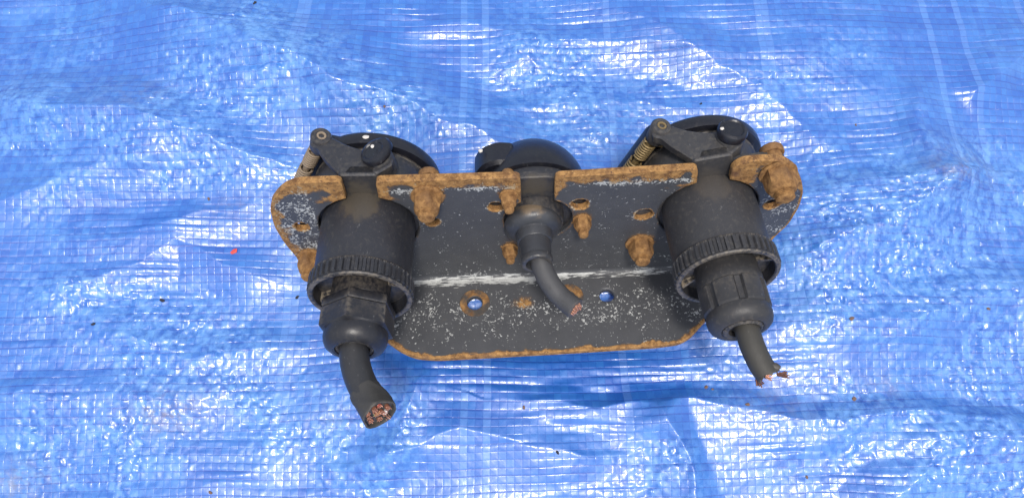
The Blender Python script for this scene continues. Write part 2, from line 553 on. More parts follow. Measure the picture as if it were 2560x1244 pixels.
def crinkle(x, y):
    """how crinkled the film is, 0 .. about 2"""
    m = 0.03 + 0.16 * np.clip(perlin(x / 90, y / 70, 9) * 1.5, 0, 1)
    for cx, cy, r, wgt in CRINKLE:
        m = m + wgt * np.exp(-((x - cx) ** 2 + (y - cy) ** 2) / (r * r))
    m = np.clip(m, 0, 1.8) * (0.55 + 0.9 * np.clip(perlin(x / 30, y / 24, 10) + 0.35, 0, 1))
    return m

def cloth_height(x, y):
    wx = x + 9 * perlin(x / 70, y / 70, 1) + 3 * perlin(x / 22, y / 22, 2)
    wy = y + 9 * perlin(x / 80 + 9, y / 60, 3) + 3 * perlin(x / 24, y / 20 + 5, 4)
    h = 11.0 * perlin(x / 200 + .3, y / 115 + .6, 5)
    for k, (pts, wl, wr, hh) in enumerate(FOLDS):
        s, al = seg_dist(wx, wy, pts)
        w = np.where(s > 0, wl, wr)
        env = np.clip((al + 0.12) / 0.3, 0, 1) * np.clip((1.12 - al) / 0.3, 0, 1)
        env = env * env * (3 - 2 * env)
        q = 1 - np.abs(s) / w
        h += 1.75 * hh * env * 0.5 * (q + np.sqrt(q * q + 0.025))
    # long wrinkles along the weft
    wk = np.clip(perlin(x / 120 + 7, y / 60, 41) * 1.3 + 0.55, 0.12, 1.2)
    h += 1.3 * wk * perlin(x / 130, y / 19, 6) + 0.42 * wk * perlin(x / 80 + 3, y / 9.5, 7) + 0.16 * wk * perlin(x / 50, y / 4.8, 21)
    h += 0.9 * ridged(wx / 95 + wy / 200, wy / 26 - wx / 160, 8)
    m = crinkle(x, y)
    c = 0.30 * ridged(wx / 19, wy / 13, 12) + 0.34 * ridged(wx / 9.5 + 4, wy / 6.5, 13) + 0.22 * ridged(x / 5.4, y / 4.2, 14)
    h += m * c * 0.54 + m * (0.20 * perlin(x / 3.6, y / 4.4, 51) + 0.16 * perlin((x + y) / 2.9, (x - y) / 5.5, 52))
    # every crossing of two tapes is a small facet with a tilt of its own
    u, v = weave_uv(x, y)
    cu, cv = np.floor(u).astype(int), np.floor(v).astype(int)
    T = np.random.default_rng(77).normal(0, 1, (3, 256, 256))
    ku, kv = cu & 255, cv & 255
    fu, fv = u - cu - 0.5, v - cv - 0.5
    win = (1 - (2 * np.abs(fu)) ** 3) * (1 - (2 * np.abs(fv)) ** 3) * 1.25
    # each weft tape rolls a little about its own length, over long stretches; some gaps open into creases
    roll = perlin(x / 48, cv * 0.77 + 0.31, 61) * 0.26 + perlin(x / 17, cv * 0.61 + 0.17, 62) * 0.10
    h += PITCHW * roll * wk * fv * (1 - (2 * np.abs(fv)) ** 8)
    row = np.round(v)
    dv = (v - row) * PITCHW
    h -= 1.3 * np.clip(perlin(x / 75, row * 0.83 + 0.41, 63) - 0.10, 0, 1) * np.exp(-(dv / 1.15) ** 2)
    amp = PITCHW * (0.010 + 0.105 * m) * (0.6 + 0.5 * np.abs(T[2][ku, kv]))
    h += amp * win * (T[0][ku, kv] * fu + T[1][ku, kv] * fv)
    # tapes riding over and under each other
    u, v = weave_uv(x, y)
    h += (0.05 + 0.13 * np.clip(m, 0, 1)) * np.sin(np.pi * (u + 0.5)) * np.sin(np.pi * (v + 0.5)) * -1
    # the sheet humps up behind the bracket, where the socket lids lean on it
    h += 9.0 * np.exp(-(((x - 16) / 120) ** 6)) * np.exp(-((y - 34) / 20) ** 2)
    h -= 2.0 * np.exp(-(((x - 16) / 150) ** 6)) * np.exp(-((y + 22) / 16) ** 2) + 9.0 * np.exp(-(((x - 20) / 110) ** 4)) * np.exp(-((y + 56) / 26) ** 2)
    return h

def weave_uv(x, y):
    u = (x + 0.015 * y + 1.6 * perlin(x / 90, y / 120, 15) + 0.5 * perlin(x / 25, y / 40, 16)) / PITCHW
    v = (y - 0.02 * x + 3.2 * perlin(x / 160, y / 90, 17) + 1.0 * perlin(x / 45, y / 26, 18)) / PITCHW
    return u, v

def build_tarp():
    def axis(lo, hi, flo, fhi, st):
        fine = np.arange(flo, fhi + st / 2, st)
        a = flo - np.cumsum(st * 1.22 ** np.arange(1, 60)); a = a[a > lo]
        b = fhi + np.cumsum(st * 1.22 ** np.arange(1, 60)); b = b[b < hi]
        return np.concatenate([[lo], a[::-1], fine, b, [hi]])
    xs = axis(-1300, 1300, -440, 440, 0.8)
    ys = axis(-900, 1100, -205, 245, 0.8)
    X, Y = np.meshgrid(xs, ys)
    H = cloth_height(X, Y)
    fade = np.clip((1000 - np.abs(X)) / 500, 0.15, 1)
    H = H * fade - 1.5
    nx, ny = len(xs), len(ys)
    co = np.stack([X, Y, H], -1).reshape(-1, 3).astype(np.float32) * MM
    idx = np.arange(nx * ny).reshape(ny, nx)
    q = np.stack([idx[:-1, :-1], idx[:-1, 1:], idx[1:, 1:], idx[1:, :-1]], -1).reshape(-1, 4)
    me = bpy.data.meshes.new('tarp')
    me.vertices.add(len(co)); me.vertices.foreach_set('co', co.ravel())
    me.loops.add(q.size); me.loops.foreach_set('vertex_index', q.ravel().astype(np.int32))
    me.polygons.add(len(q))
    me.polygons.foreach_set('loop_start', np.arange(0, q.size, 4, dtype=np.int32))
    me.polygons.foreach_set('use_smooth', np.ones(len(q), dtype=bool))
    me.update(calc_edges=True)
    u, v = weave_uv(X, Y)
    dirt = np.zeros_like(X)
    for cx, cy, r, wgt in [(-234, -116, 22, .7), (314, 52, 20, .6), (-331, -161, 22, .6), (-277, 117, 26, .25), (-120, -118, 12, .3),
                            (175, -108, 30, .3), (330, 60, 30, .35), (-205, 30, 20, .3), (250, -100, 20, .3), (120, 150, 40, .15)]:
        dirt = np.maximum(dirt, wgt * np.exp(-((X - cx) ** 2 + ((Y - cy) * 1.6) ** 2) / (r * r)))
    at = me.attributes.new('weave', 'FLOAT_VECTOR', 'POINT')
    at.data.foreach_set('vector', np.stack([u, v, dirt], -1).reshape(-1).astype(np.float32))
    film = me.attributes.new('film', 'FLOAT', 'POINT')  # crinkle mask, weights the sheen painted into the tarp colour
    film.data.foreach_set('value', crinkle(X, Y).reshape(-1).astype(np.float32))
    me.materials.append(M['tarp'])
    o = bpy.data.objects.new('tarp', me)
    COL.objects.link(o)
    props(o, 'creased blue woven plastic tarp spread under the rusty bracket', 'tarp')
    return o

def tarp_z(x, y):
    a = np.array([[float(x)]]); b = np.array([[float(y)]])
    return float(cloth_height(a, b)[0, 0]) - 1.5

# ground below the tarp
bm = bmesh.new()
vs = [bm.verts.new((x * 30000, y * 30000, -14)) for x, y in ((-1, -1), (1, -1), (1, 1), (-1, 1))]
bm.faces.new(vs)
g = obj('ground', bm, M['ground'])
props(g, kind='structure')
build_tarp()

# ------------------------------------------------------------------ the bracket with its sockets
TILT, ROLL = R(18.5), R(2.4)
root = bpy.data.objects.new('socket_bracket', None)
root.empty_display_size = 0.05
COL.objects.link(root)
ax = Vector((1, 0, 0)); ay = Vector((0, math.sin(TILT), math.cos(TILT))); az = Vector((0, -math.cos(TILT), math.sin(TILT)))
rot = Matrix.Rotation(ROLL, 3, 'Z') @ Matrix((ax, ay, az)).transposed()
root.matrix_world = Matrix.Translation(Vector((0, -19.5, 3.0)) * MM) @ rot.to_4x4()
props(root, 'rusty black steel angle bracket carrying three black trailer sockets with cut cables', 'socket bracket')

HL, HC, HR = (-89.5, 66.5, 31.5), (17.5, 67.0, 21.8), (124.5, 69.5, 31.5)

def slot_arc(c, xl, xr, n=26):
    """points of the round opening from its left slot corner round the bottom to the right one"""
    cx, cy, r = c
    a0 = math.acos((xl - cx) / r); a1 = math.acos((xr - cx) / r)
    return [(cx + r * math.cos(a), cy + r * math.sin(a)) for a in np.linspace(a0, 2 * math.pi + a1, n)]

def plate_outline():
    P, F = [], []
    def add(x, y, r=0.0):
        P.append((x, y)); F.append(r)
    def arc(c, xl, xr):
        for q in slot_arc(c, xl, xr):
            add(*q)
    add(-122, 114, 4); add(-97.5, 114, 4); arc(HL, -98.0, -78.6); add(-77.8, 112.6, 4)
    add(6.3, 111, 4); arc(HC, 7.0, 27.0); add(26.8, 109.8, 4)
    add(110, 112.6, 4); arc(HR, 112, 131.5); add(130.2, 111.5, 5)
    add(135, 117, 5); add(147, 118, 3); add(159, 116.5, 4); add(168, 109, 3); add(176, 96, 4); add(180.8, 84, 4)
    add(183.2, 69, 5); add(182.6, 50, 5); add(178, 36, 5); add(174, 12, 6); add(174, -4, 6)
    add(128.6, -44, 5); add(119, -53.5, 8); add(110.5, -58.0, 6); add(94, -59.6, 6)
    add(30, -61, 6); add(-52, -62.2, 10); add(-67, -60.3, 5); add(-78, -54.5, 5); add(-87, -47.0, 4)
    add(-140, -4, 8); add(-140.5, 12, 8); add(-144, 32, 5); add(-147.4, 51, 5); add(-148.4, 70, 5); add(-145.8, 88, 5)
    add(-142.3, 97, 3); add(-135.5, 106, 4); add(-129, 111.6, 3)
    pts = fillet(P, F)
    return pts

PHOLES = [(-131.3, 69.5, 4.2), (-49.4, 69.0, 4.4), (-8.7, 82.5, 4.6), (43.0, 81.5, 5.2), (84.5, 68.0, 5.4), (164.3, 73.3, 4.6)]
FHOLES = [(-26.7, -21.7, 5.3), (65.4, -19.7, 5.1), (39.5, -19.5, 3.6)]
RB, TH = 4.0, 5.0      # fold radius, sheet thickness
S0 = 3.2               # unrolled half length given over to the fold

def fold_map(x, s, depth):
    """unrolled sheet (x, s) to the folded bracket; depth below the visible face"""
    r = RB
    arc = math.pi / 2 * r / 2
    if s > arc:
        return Vector((x, s - arc + r, -depth)) if s - arc + r > 0 else Vector((x, 0, -depth))
    if s < -arc:
        return Vector((x, -depth, -s - arc + r))
    th = (arc - s) / (2 * arc) * math.pi / 2          # 0 at the plate, 90 deg at the flange
    rr = r + depth
    return Vector((x, r - rr * math.sin(th), r - rr * math.cos(th)))

def build_plate():
    out = plate_outline()
    arc = math.pi / 2 * RB / 2
    def unroll(y):      # measured plate height / flange reach -> unrolled length
        return y + arc - RB if y > RB else (y - arc + RB if y < -RB else y * arc / RB)
    out = [(x, unroll(y)) for x, y in out]
    holes = [[(cx + r * math.cos(a) * (1 + 0.05 * math.sin(3 * a + cx)), unroll(cy) + r * math.sin(a) * (1 + 0.05 * math.cos(2 * a + cy)))
              for a in np.linspace(0, 2 * math.pi, 22)[:-1]] for cx, cy, r in PHOLES + FHOLES]
    loops = [out] + holes
    verts, edges = [], []
    segs = []
    loops_i = []
    for lp in loops:
        i0 = len(verts)
        n = len(lp)
        verts += lp
        edges += [(i0 + k, i0 + (k + 1) % n) for k in range(n)]
        loops_i.append((i0, n))
        for k in range(n):
            segs.append((*lp[k], *lp[(k + 1) % n]))
    segs = np.array(segs)
    nb = len(verts)
    def dist(px, py, S):
        d = np.full(px.shape, 1e9)
        for x0, y0, x1, y1 in S:
            dx, dy = x1 - x0, y1 - y0
            t = np.clip(((px - x0) * dx + (py - y0) * dy) / (dx * dx + dy * dy + 1e-12), 0, 1)
            d = np.minimum(d, np.hypot(px - x0 - t * dx, py - y0 - t * dy))
        return d
    gx, gy = np.meshgrid(np.arange(-148, 184, 1.7), np.concatenate([np.arange(-62, -arc - 0.6, 1.7), np.linspace(-arc, arc, 7), np.arange(arc + 1.2, 118, 1.7)]))
    gx, gy = gx.ravel() + rng.uniform(-.2, .2, gx.size), gy.ravel()
    gd = dist(gx, gy, segs)
    keep = gd > 0.9
    verts += [(float(a), float(b)) for a, b in zip(gx[keep], gy[keep])]
    v2, e2, f2, ov, oe, of = delaunay_2d_cdt([Vector(v) for v in verts], edges, [], 2, 1e-5)
    vx = np.array([v[0] for v in v2]); vy = np.array([v[1] for v in v2])
    def in_hole(f):
        mx, my = sum(vx[k] for k in f) / len(f), sum(vy[k] for k in f) / len(f)
        for hl in holes:
            ins = False
            for k in range(len(hl)):
                (x0, y0), (x1, y1) = hl[k - 1], hl[k]
                if (y0 > my) != (y1 > my) and mx < (x1 - x0) * (my - y0) / (y1 - y0) + x0:
                    ins = not ins
            if ins:
                return True
        return False
    f2 = [f for f in f2 if not in_hole(f)]
    do = dist(vx, vy, segs[:len(out)])
    dh = dist(vx, vy, segs[len(out):])
    # --- wear: how far rust has crept in, how chipped the paint is
    n_ = perlin(vx / 14, vy / 14, 31); n2_ = perlin(vx / 6, vy / 6, 32)
    top = np.clip((vy - 60) / 25, 0, 1)
    width = 1.6 + 8.0 * np.clip((vy - 88) / 14, 0, 1)
    width = np.where((vx < -128) & (vy > 5), np.maximum(width, 6.5 * np.clip((vy + 5) / 45, .35, 1)), width)
    width = np.where(vx > 165, np.where(vy > 92, 6.0, 2.0), width)
    width = np.where((vx > 126) & (vx < 165) & (vy > 100), 10.0, width)
    width = np.where(vy < -30, 2.4 + 2.6 * np.clip(perlin(vx / 22, vy * 0, 33) * 1.6, 0, 1), width)
    width = np.where(((vx - HL[0]) ** 2 + (vy - HL[1]) ** 2 < 38 ** 2) & (vy < 92), 0.5, width)
    width = np.where(((vx - HR[0]) ** 2 + (vy - HR[1]) ** 2 < 38 ** 2) & (vy < 96), 0.6, width)
    width = np.where(((vx - HC[0]) ** 2 + (vy - HC[1]) ** 2 < 27 ** 2) & (vy < 88), 1.4, width)
    width *= 0.88 * (1 + 0.7 * n_ + 0.5 * n2_)
    rust = np.clip(1.25 - do / np.maximum(width, .3) * 0.78, 0, 1.1)
    rust = np.maximum(rust, np.where(vy > 0, np.clip(0.85 - dh / np.maximum(1.6 + 2.2 * n_, .3), 0, 1), 0.0))
    for bx, by, br in BOLT_SPOTS:                      # rust bleeding out from under the nuts
        rust = np.maximum(rust, np.clip(0.9 - (np.hypot(vx - bx, vy - by) - br * 0.9) / (br * .40), 0, .42))
    rust = np.maximum(rust, 0.75 * np.exp(-(((vx - 7) / 9) ** 2 + ((vy + 22) / 5) ** 2)))
    for c, k in ((HL, 0.25), (HR, 0.25), (HC, 0.5)):    # hardly any rust round the big openings, under the barrels
        near = (np.abs(np.hypot(vx - c[0], vy - c[1]) - c[2]) < 2.6) & (vy < 93)
        rust = np.where(near, np.minimum(rust, k), rust)
    chip = np.where(vy < -3, 0.50 + 0.22 * np.cos((vy + 28) / 10), 0.40)
    chip = np.where(vy < -3, chip + 0.10 * np.clip((-38 - vy) / 10, 0, 1), chip)
    chip = np.where((vx < -120) & (vy > 0), 0.86, chip)
    chip = np.where((vx > 155) & (vy > 0), 0.66, chip)
    topband = np.exp(-((vy - 101) / 4.0) ** 2) * 1.25
    chip = np.maximum(chip, np.where((vx > -85) & (vx < 115), (0.85 + 0.45 * perlin(vx / 22, vy * 0 + .5, 34)) * topband, 0))
    chip = np.maximum(chip, 1.0 * np.exp(-(dh / 2.6) ** 2) * (vy > 0))
    chip = np.maximum(chip, np.where(vy > 0, 0.5 * np.exp(-((vy - 10) / 12) ** 2), 0))
    chip = np.maximum(chip, 0.6 * np.exp(-((vx + 30) / 22) ** 2) * (vy > 0) * np.exp(-(vy - 8) / 18))
    fold = np.exp(-((vy + 2.0 + 1.5 * n_) / 5.6) ** 2) * (0.95 + 0.15 * perlin(vx / 30, vy * 0 + .3, 35)) + 0.22 * np.exp(-((vy + 7) / 6) ** 2) * (vx < 40)
    # --- mesh: visible face, hidden face, walls with softened rims
    bm = bmesh.new()
    la = bm.verts.layers.float_vector.new('wear')
    nv = len(v2)
    used = set(k for f in f2 for k in f)
    bset = {}
    for f in f2:
        m = len(f)
        for i in range(m):
            a, b = f[i], f[(i + 1) % m]
            bset[(a, b)] = bset.get((a, b), 0) + 1
    border = [(a, b) for (a, b) in bset if (b, a) not in bset]
    bv = set(a for a, b in border) | set(b for a, b in border)
    def vert(i, depth, off=(0, 0)):
        v = bm.verts.new(fold_map(vx[i] + off[0], vy[i] + off[1], depth))
        v[la] = (rust[i], chip[i], fold[i])
        return v
    # inward direction at border vertices
    nrm = {}
    for a, b in border:
        d = Vector((vx[b] - vx[a], vy[b] - vy[a])).normalized()
        inn = Vector((-d.y, d.x))
        for k in (a, b):
            nrm[k] = nrm.get(k, Vector((0, 0))) + inn
    B = 0.7
    front, back = [], []
    pit = 0.16 * perlin(vx / 5, vy / 5, 36) * np.clip(rust, 0, 1) + 0.25 * perlin(vx / 40, vy / 40, 37)
    for i in range(nv):
        if i not in used:
            front.append(None); back.append(None)
            continue
        off = tuple(nrm[i].normalized() * B) if i in bv else (0, 0)
        front.append(vert(i, 0.0 + (pit[i] if i not in bv else 0.02), off))
        back.append(vert(i, TH, off))
    for f in f2:
        bm.faces.new([front[k] for k in f])
        bm.faces.new([back[k] for k in reversed(f)])
    mid1 = {i: vert(i, B) for i in bv}
    mid2 = {i: vert(i, TH - B) for i in bv}
    for i in bv:
        for d in (mid1, mid2):
            bore = any(abs(math.hypot(vx[i] - c[0], vy[i] - c[1]) - c[2]) < 0.8 for c in (HL, HC, HR)) and vy[i] < 95
            wr_ = 0.22 if bore else (0.15 if dh[i] < 0.01 and vy[i] < 0 else (0.75 if dh[i] < 0.01 else 1.0))
            d[i][la] = (wr_ if bore or dh[i] < 0.01 else max(rust[i], wr_), 0.3, 0)
    for a, b in border:
        for p, q in ((front, mid1), (mid1, mid2), (mid2, back)):
            bm.faces.new((p[b], p[a], q[a], q[b]))
    bmesh.ops.recalc_face_normals(bm, faces=bm.faces)
    o = obj('angle_plate', bm, M['steel'], root, 40)
    return o

# nuts on the visible face: x, y, outer radius, kind, rotation
BOLTS = [(-49.2, 97.0, 9.6, 20.0), (-133.5, 34.0, 9.4, 19.0), (-0.8, 94.5, 5.9, 15.5), (45.3, 66.0, 6.2, 13.0), (-1.0, 36.0, 5.6, 14.5),
         (86.2, 35.5, 9.2, 20.0), (158.2, 106.0, 10.6, 19.0)]
BOLT_SPOTS = [(b[0], b[1], b[2]) for b in BOLTS]
build_plate()

def wob(v, amp, s):
    return 1 + amp * math.sin(v.x * s + v.y * 1.7) * math.cos(v.z * s * 0.8 + v.y)

for i, (bx, by, br, ln) in enumerate(BOLTS):
    mw = Matrix.Translation(Vector((bx, by, 0)) * MM) @ Matrix.Rotation(random.uniform(0, 1), 4, 'Z') @ Matrix.Rotation(random.uniform(-.06, .06), 4, 'X')
    big = br > 8
    br *= 0.95
    ln = br * (1.98 if big else 2.35)
    rs = br * 0.54
    # bolt: shank, rusty rounded thread end, head behind the socket flange
    bm = bmesh.new()
    rings = [(rs * .6, -16.5)] + [(rs, -16)]
    zz = br * 1.4
    prof = [(rs, -14.0)]
    z = zz
    prof.append((rs, z))
    while z < ln - 1.4:
        prof += [(rs * 1.03, z + .35), (rs * 0.90, z + .75)]
        z += 1.1
    prof += [(rs * .86, ln - .5), (rs * .55, ln)]
    lathe(bm, prof, 18)
    hr = br * .72
    lathe(bm, [(hr * .55, -18.6), (hr * .86, -18.0), (hr, -16.8), (hr, -13.2), (hr * .96, -12.6)], 12)
    for v in bm.verts:
        v.co *= wob(v.co, 0.010, 1.3)
    b = obj('bolt', bm, M['rust'], root, 38, mw)
    # lock nut: hexagon with a collar on top, crusted with rust
    bm = bmesh.new()
    n = 36
    def hexr(a, k, h=(1, 1, 1, .8, .45, .15, 0, 0)):
        a6 = (a % (math.pi / 3)) - math.pi / 6
        return 1 + (math.cos(math.pi / 6) / math.cos(a6) - 1) * h[min(k, 7)]
    r0 = br
    prof = [(r0 * 0.93, 1.4), (r0 * .96, 2.0), (r0 * .96, br * .85), (r0 * .92, br * 1.08), (r0 * .84, br * 1.26), (r0 * .76, br * 1.38), (r0 * .66, br * 1.44), (r0 * .48, br * 1.45)]
    lathe(bm, prof, n, rfun=hexr)
    for v in bm.verts:
        v.co *= wob(v.co, 0.008, 0.9)
    obj('lock_nut', bm, M['rust'], b, 42)
    bm = bmesh.new()
    wr = br * (1.10 if big else 1.03)
    lathe(bm, [(wr * .97, 0.12), (wr, .5), (wr, 1.3), (wr * .96, 1.6)], 30)
    for v in bm.verts:
        v.co *= wob(v.co, 0.012, 1.1)
    obj('washer', bm, M['rust'], b, 40)

# flat rust rings printed by washers, lying on the flange round its holes
def ring(name, x, z, r0, r1, h, mat):
    bm = bmesh.new()
    n = 40
    pr = [(r0, 0.15), (r0, h), (r1 * .97, h), (r1, h * .6), (r1, 0.15)]
    rings = lathe(bm, pr, n, cap0=False, cap1=False)
    for i in range(n):
        j = (i + 1) % n
        bm.faces.new((rings[-1][i], rings[-1][j], rings[0][j], rings[0][i]))
    mw = Matrix.Translation(Vector((x, 0, z)) * MM) @ Matrix.Rotation(R(-90), 4, 'X')
    return obj(name, bm, mat, root, 40, mw)
ring('flat_washer', -26.7, 21.7, 5.6, 10.4, 0.7, M['washer'])
ring('flat_washer', 39.5, 19.5, 3.8, 9.6, 0.7, M['washer'])

# ------------------------------------------------------------------ sockets
def frame(cx, cy, roll, yaw, pitch=0.0):
    return (Matrix.Translation(Vector((cx, cy, 0)) * MM) @ Matrix.Rotation(R(yaw), 4, 'Y') @ Matrix.Rotation(R(pitch), 4, 'X')
            @ Matrix.Rotation(R(roll), 4, 'Z'))

def local_pts(mw, pts):
    """bracket-frame mm -> the socket's own frame mm"""
    inv = mw.inverted()
    return [(inv @ (Vector(p) * MM)) / MM for p in pts]

HN = R(150)                                   # direction of the lid hinge seen from the cable side
EN = Vector((math.cos(HN), math.sin(HN), 0)); ET = Vector((math.sin(HN), -math.cos(HN), 0))   # normal, along the pin (upwards)
PIN_C = EN * 43.5

def big_socket(mw, label, shell, lidm, springm, knob_tilt, knob_ear):
    bm = bmesh.new()                          # barrel through the plate and housing behind the flange
    lathe(bm, [(26, -9), (28.2, -8), (29.2, -2), (29.3, 6), (29.2, 20), (29.0, 36), (28.6, 42)], 64)
    lathe(bm, [(34, -33), (36.6, -32.2), (37.2, -26), (37.6, -10.5), (37.2, -9.6)], 56)
    body = obj('trailer_socket', bm, shell, root, 35, mw)
    body['label'] = label
    # square mounting flange
    bm = bmesh.new()
    sq = fillet([(-46, -43), (46, -43), (46, 34), (15, 36), (12, 46), (-10, 46), (-13, 36), (-46, 34)], [10, 10, 8, 3, 2, 2, 3, 8])
    extrude_poly(bm, sq, lambda x, y, h: Vector((x, y, h)), -12.6, -5.4, 0.9)
    obj('mounting_flange', bm, shell, body, 35)
    # hinge arms, above and below
    arm = fillet([(12, -6.2), (-9.5, -6.2), (-21, -19.5), (-25.0, -26), (-29.5, -27.5), (-29.8, -33), (-27.0, -37.0), (-21, -37.6),
                  (-16.2, -34), (-8, -29), (3, -24.5), (18, -23.5), (22, -14)], [2, 3, 3, 3, 4, 5, 4, 4, 4, 6, 4, 5, 4])
    for name, y0, y1, flip in (('hinge_arm', 38.5, 46.0, 1),):
        bm = bmesh.new()
        tx = 0.20                              # the arm's face leans a little towards the hinge
        extrude_poly(bm, arm, lambda x, y, h: Vector((x, h + tx * (x + 10) * (1 if x < -10 else 0.0) * -0.4, y)), y0, y1, 1.1)
        obj(name, bm, shell, body, 35)
    bm = bmesh.new()
    a0 = PIN_C - ET * 30
    lathe(bm, [(5.2, -4), (5.6, -3), (5.6, 3), (5.2, 4)], 24, Matrix.Translation(a0 + Vector((0, 0, -33))) @ ET.to_track_quat('Z', 'X').to_matrix().to_4x4())
    obj('hinge_lug', bm, shell, body, 35)
    # hinge boss with the drilled pin end, on the upper end of the pin
    bt = PIN_C + ET * 27 + Vector((0, 0, -34))
    q = ET.to_track_quat('Z', 'X').to_matrix().to_4x4()
    q2 = (ET * 0.6 + Vector((0, .4, 0.05))).to_track_quat('Z', 'X').to_matrix().to_4x4()
    bm = bmesh.new()
    lathe(bm, [(5.4, -10), (6.2, -8), (6.4, 2.6), (5.6, 3.8), (3.5, 4.1), (3.1, 3.9), (3.0, 3.2)], 28, Matrix.Translation(bt) @ q2)
    obj('hinge_boss', bm, shell, body, 35)
    bm = bmesh.new()
    rr = lathe(bm, [(2.9, 3.0), (2.9, 3.9), (1.7, 3.9), (1.5, 2.6)], 20, Matrix.Translation(bt) @ q2)
    tube(bm, [PIN_C + ET * t + Vector((0, 0, -34)) for t in np.linspace(-32, 24, 8)], 2.2, 14)
    obj('hinge_pin', bm, springm, body, 35)
    # return spring: two coils on the pin
    bm = bmesh.new()
    for t0, t1 in ((1.5, 15), (-19, -3)):
        turns = 7
        pts = []
        for k in range(turns * 14 + 1):
            f = k / (turns * 14)
            a = 2 * math.pi * turns * f
            side = EN * math.cos(a) + Vector((0, 0, 1)) * math.sin(a)
            pts.append(PIN_C + ET * (t0 + (t1 - t0) * f) + Vector((0, 0, -34)) + side * 3.9)
        if t0 > 0:
            pts.append(pts[-1] - EN * 12 + Vector((0, 0, 2)))
        tube(bm, pts, 0.82, 7)
    obj('return_spring', bm, springm, body, 60)
    # lid: dished disc with a straight hinge side
    bm = bmesh.new()
    n = 96
    def out_r(a):
        v = Vector((math.cos(a), math.sin(a), 0))
        d = v.dot(EN)
        r = 43.2
        if d > 0.80:
            r = r + (max(r, min(47.6 / d, 52)) - r) * min(1.0, (d - 0.80) / 0.10)
        return r
    prof = [(0.80, -35.2), (0.93, -35.0), (0.985, -36.0), (1.0, -38.0), (1.0, -42.5), (0.985, -44.2), (0.93, -46), (0.78, -49.5), (0.5, -52), (0.2, -53)]
    rings_ = []
    for s_, z_ in prof:
        rings_.append([bm.verts.new((out_r(2 * math.pi * i / n) * s_ * math.cos(2 * math.pi * i / n), out_r(2 * math.pi * i / n) * s_ * math.sin(2 * math.pi * i / n), z_)) for i in range(n)])
    for a, b in zip(rings_, rings_[1:]):
        for i in range(n):
            j = (i + 1) % n
            bm.faces.new((a[i], b[i], b[j], a[j]))
    bm.faces.new(rings_[0]); bm.faces.new(list(reversed(rings_[-1])))
    obj('lid', bm, lidm, body, 35, Matrix.Translation(Vector((0, -3.4, 0)) * MM))
    # rubber gasket between housing and lid
    bm = bmesh.new()
    lathe(bm, [(33, -35.4), (37.6, -35.2), (38.2, -33.6), (37.4, -32.4), (33, -32.3)], 56)
    obj('gasket', bm, M['gland_grey'], body, 35, Matrix.Translation(Vector((0, -2.4, 0)) * MM))
    # round catch on top of the housing
    bm = bmesh.new()
    kq = Matrix.Translation(Vector((13.5, 36, -19))) @ Matrix.Rotation(R(-90), 4, 'X') @ Matrix.Rotation(R(knob_tilt), 4, 'Y')
    lathe(bm, [(8.6, -2), (8.7, 0), (8.5, 10), (8.0, 11.2)], 32, kq)
    obj('catch_base', bm, M['shell_grey'], body, 35)
    bm = bmesh.new()
    kq = kq @ Matrix.Translation((0, 0, 11)) @ Matrix.Rotation(R(knob_tilt * 1.6), 4, 'Y')
    lathe(bm, [(7.6, 0), (8.7, 0.7), (8.9, 3.6), (8.2, 5.2), (6.6, 5.9), (6.0, 5.5), (5.6, 5.0)], 40, kq, rfun=lambda a, k: 1 + knob_ear * max(0, math.cos(a - 0.5)) ** 4 * (1 if k < 5 else .3))
    obj('catch_knob', bm, lidm, body, 35)
    return body

def collar(body, zb, ztop, mat, tx=0.0):
    """knurled union ring, open towards the cable"""
    bm = bmesh.new()
    n = 44 * 8
    def teeth(k):
        return k in (3, 4, 5, 6)
    def rf(a, k):
        if not teeth(k):
            return 1.0
        ph = (a * 44 / (2 * math.pi)) % 1.0
        return 1.0 + (0.028 if 0.12 < ph < 0.62 else -0.018)
    h = ztop - zb
    prof = [(28.4, zb - 0.7), (30.8, zb - .5), (31.4, zb + .5), (30.6, zb + 1.5), (30.5, zb + 2.0), (30.6, ztop - 3.0), (30.6, ztop - 2.4), (30.6, ztop - 1.8), (30.9, ztop - .9),
            (30.3, ztop), (28.3, ztop + .1), (27.6, ztop - .6), (27.0, ztop - 10), (25.5, ztop - 13), (12, ztop - 13)]
    lathe(bm, prof, n, cap0=False, cap1=True, rfun=rf)
    for k in range(4):                          # stiffening webs inside the ring
        a = R(18 + 90 * k)
        m = Matrix.Rotation(a, 4, 'Z')
        c = [m @ Vector(p) for p in ((18, -.9, ztop - 13), (27.3, -.9, ztop - 13), (27.3, -.9, ztop - 3), (18, -.9, ztop - 6))]
        d = [m @ Vector(p) for p in ((18, .9, ztop - 13), (27.3, .9, ztop - 13), (27.3, .9, ztop - 3), (18, .9, ztop - 6))]
        cv = [bm.verts.new(p) for p in c]; dv = [bm.verts.new(p) for p in d]
        bm.faces.new(cv); bm.faces.new(list(reversed(dv)))
        for i in range(4):
            j = (i + 1) % 4
            bm.faces.new((cv[j], cv[i], dv[i], dv[j]))
    return obj('union_ring', bm, mat, body, 32)

mwL = frame(-89.8, 66.3, 0.0, -1.8)
mwR = frame(125.2, 70.0, 9.0, 2.6)
mwC = frame(16.0, 67.0, 0.0, 0.0)

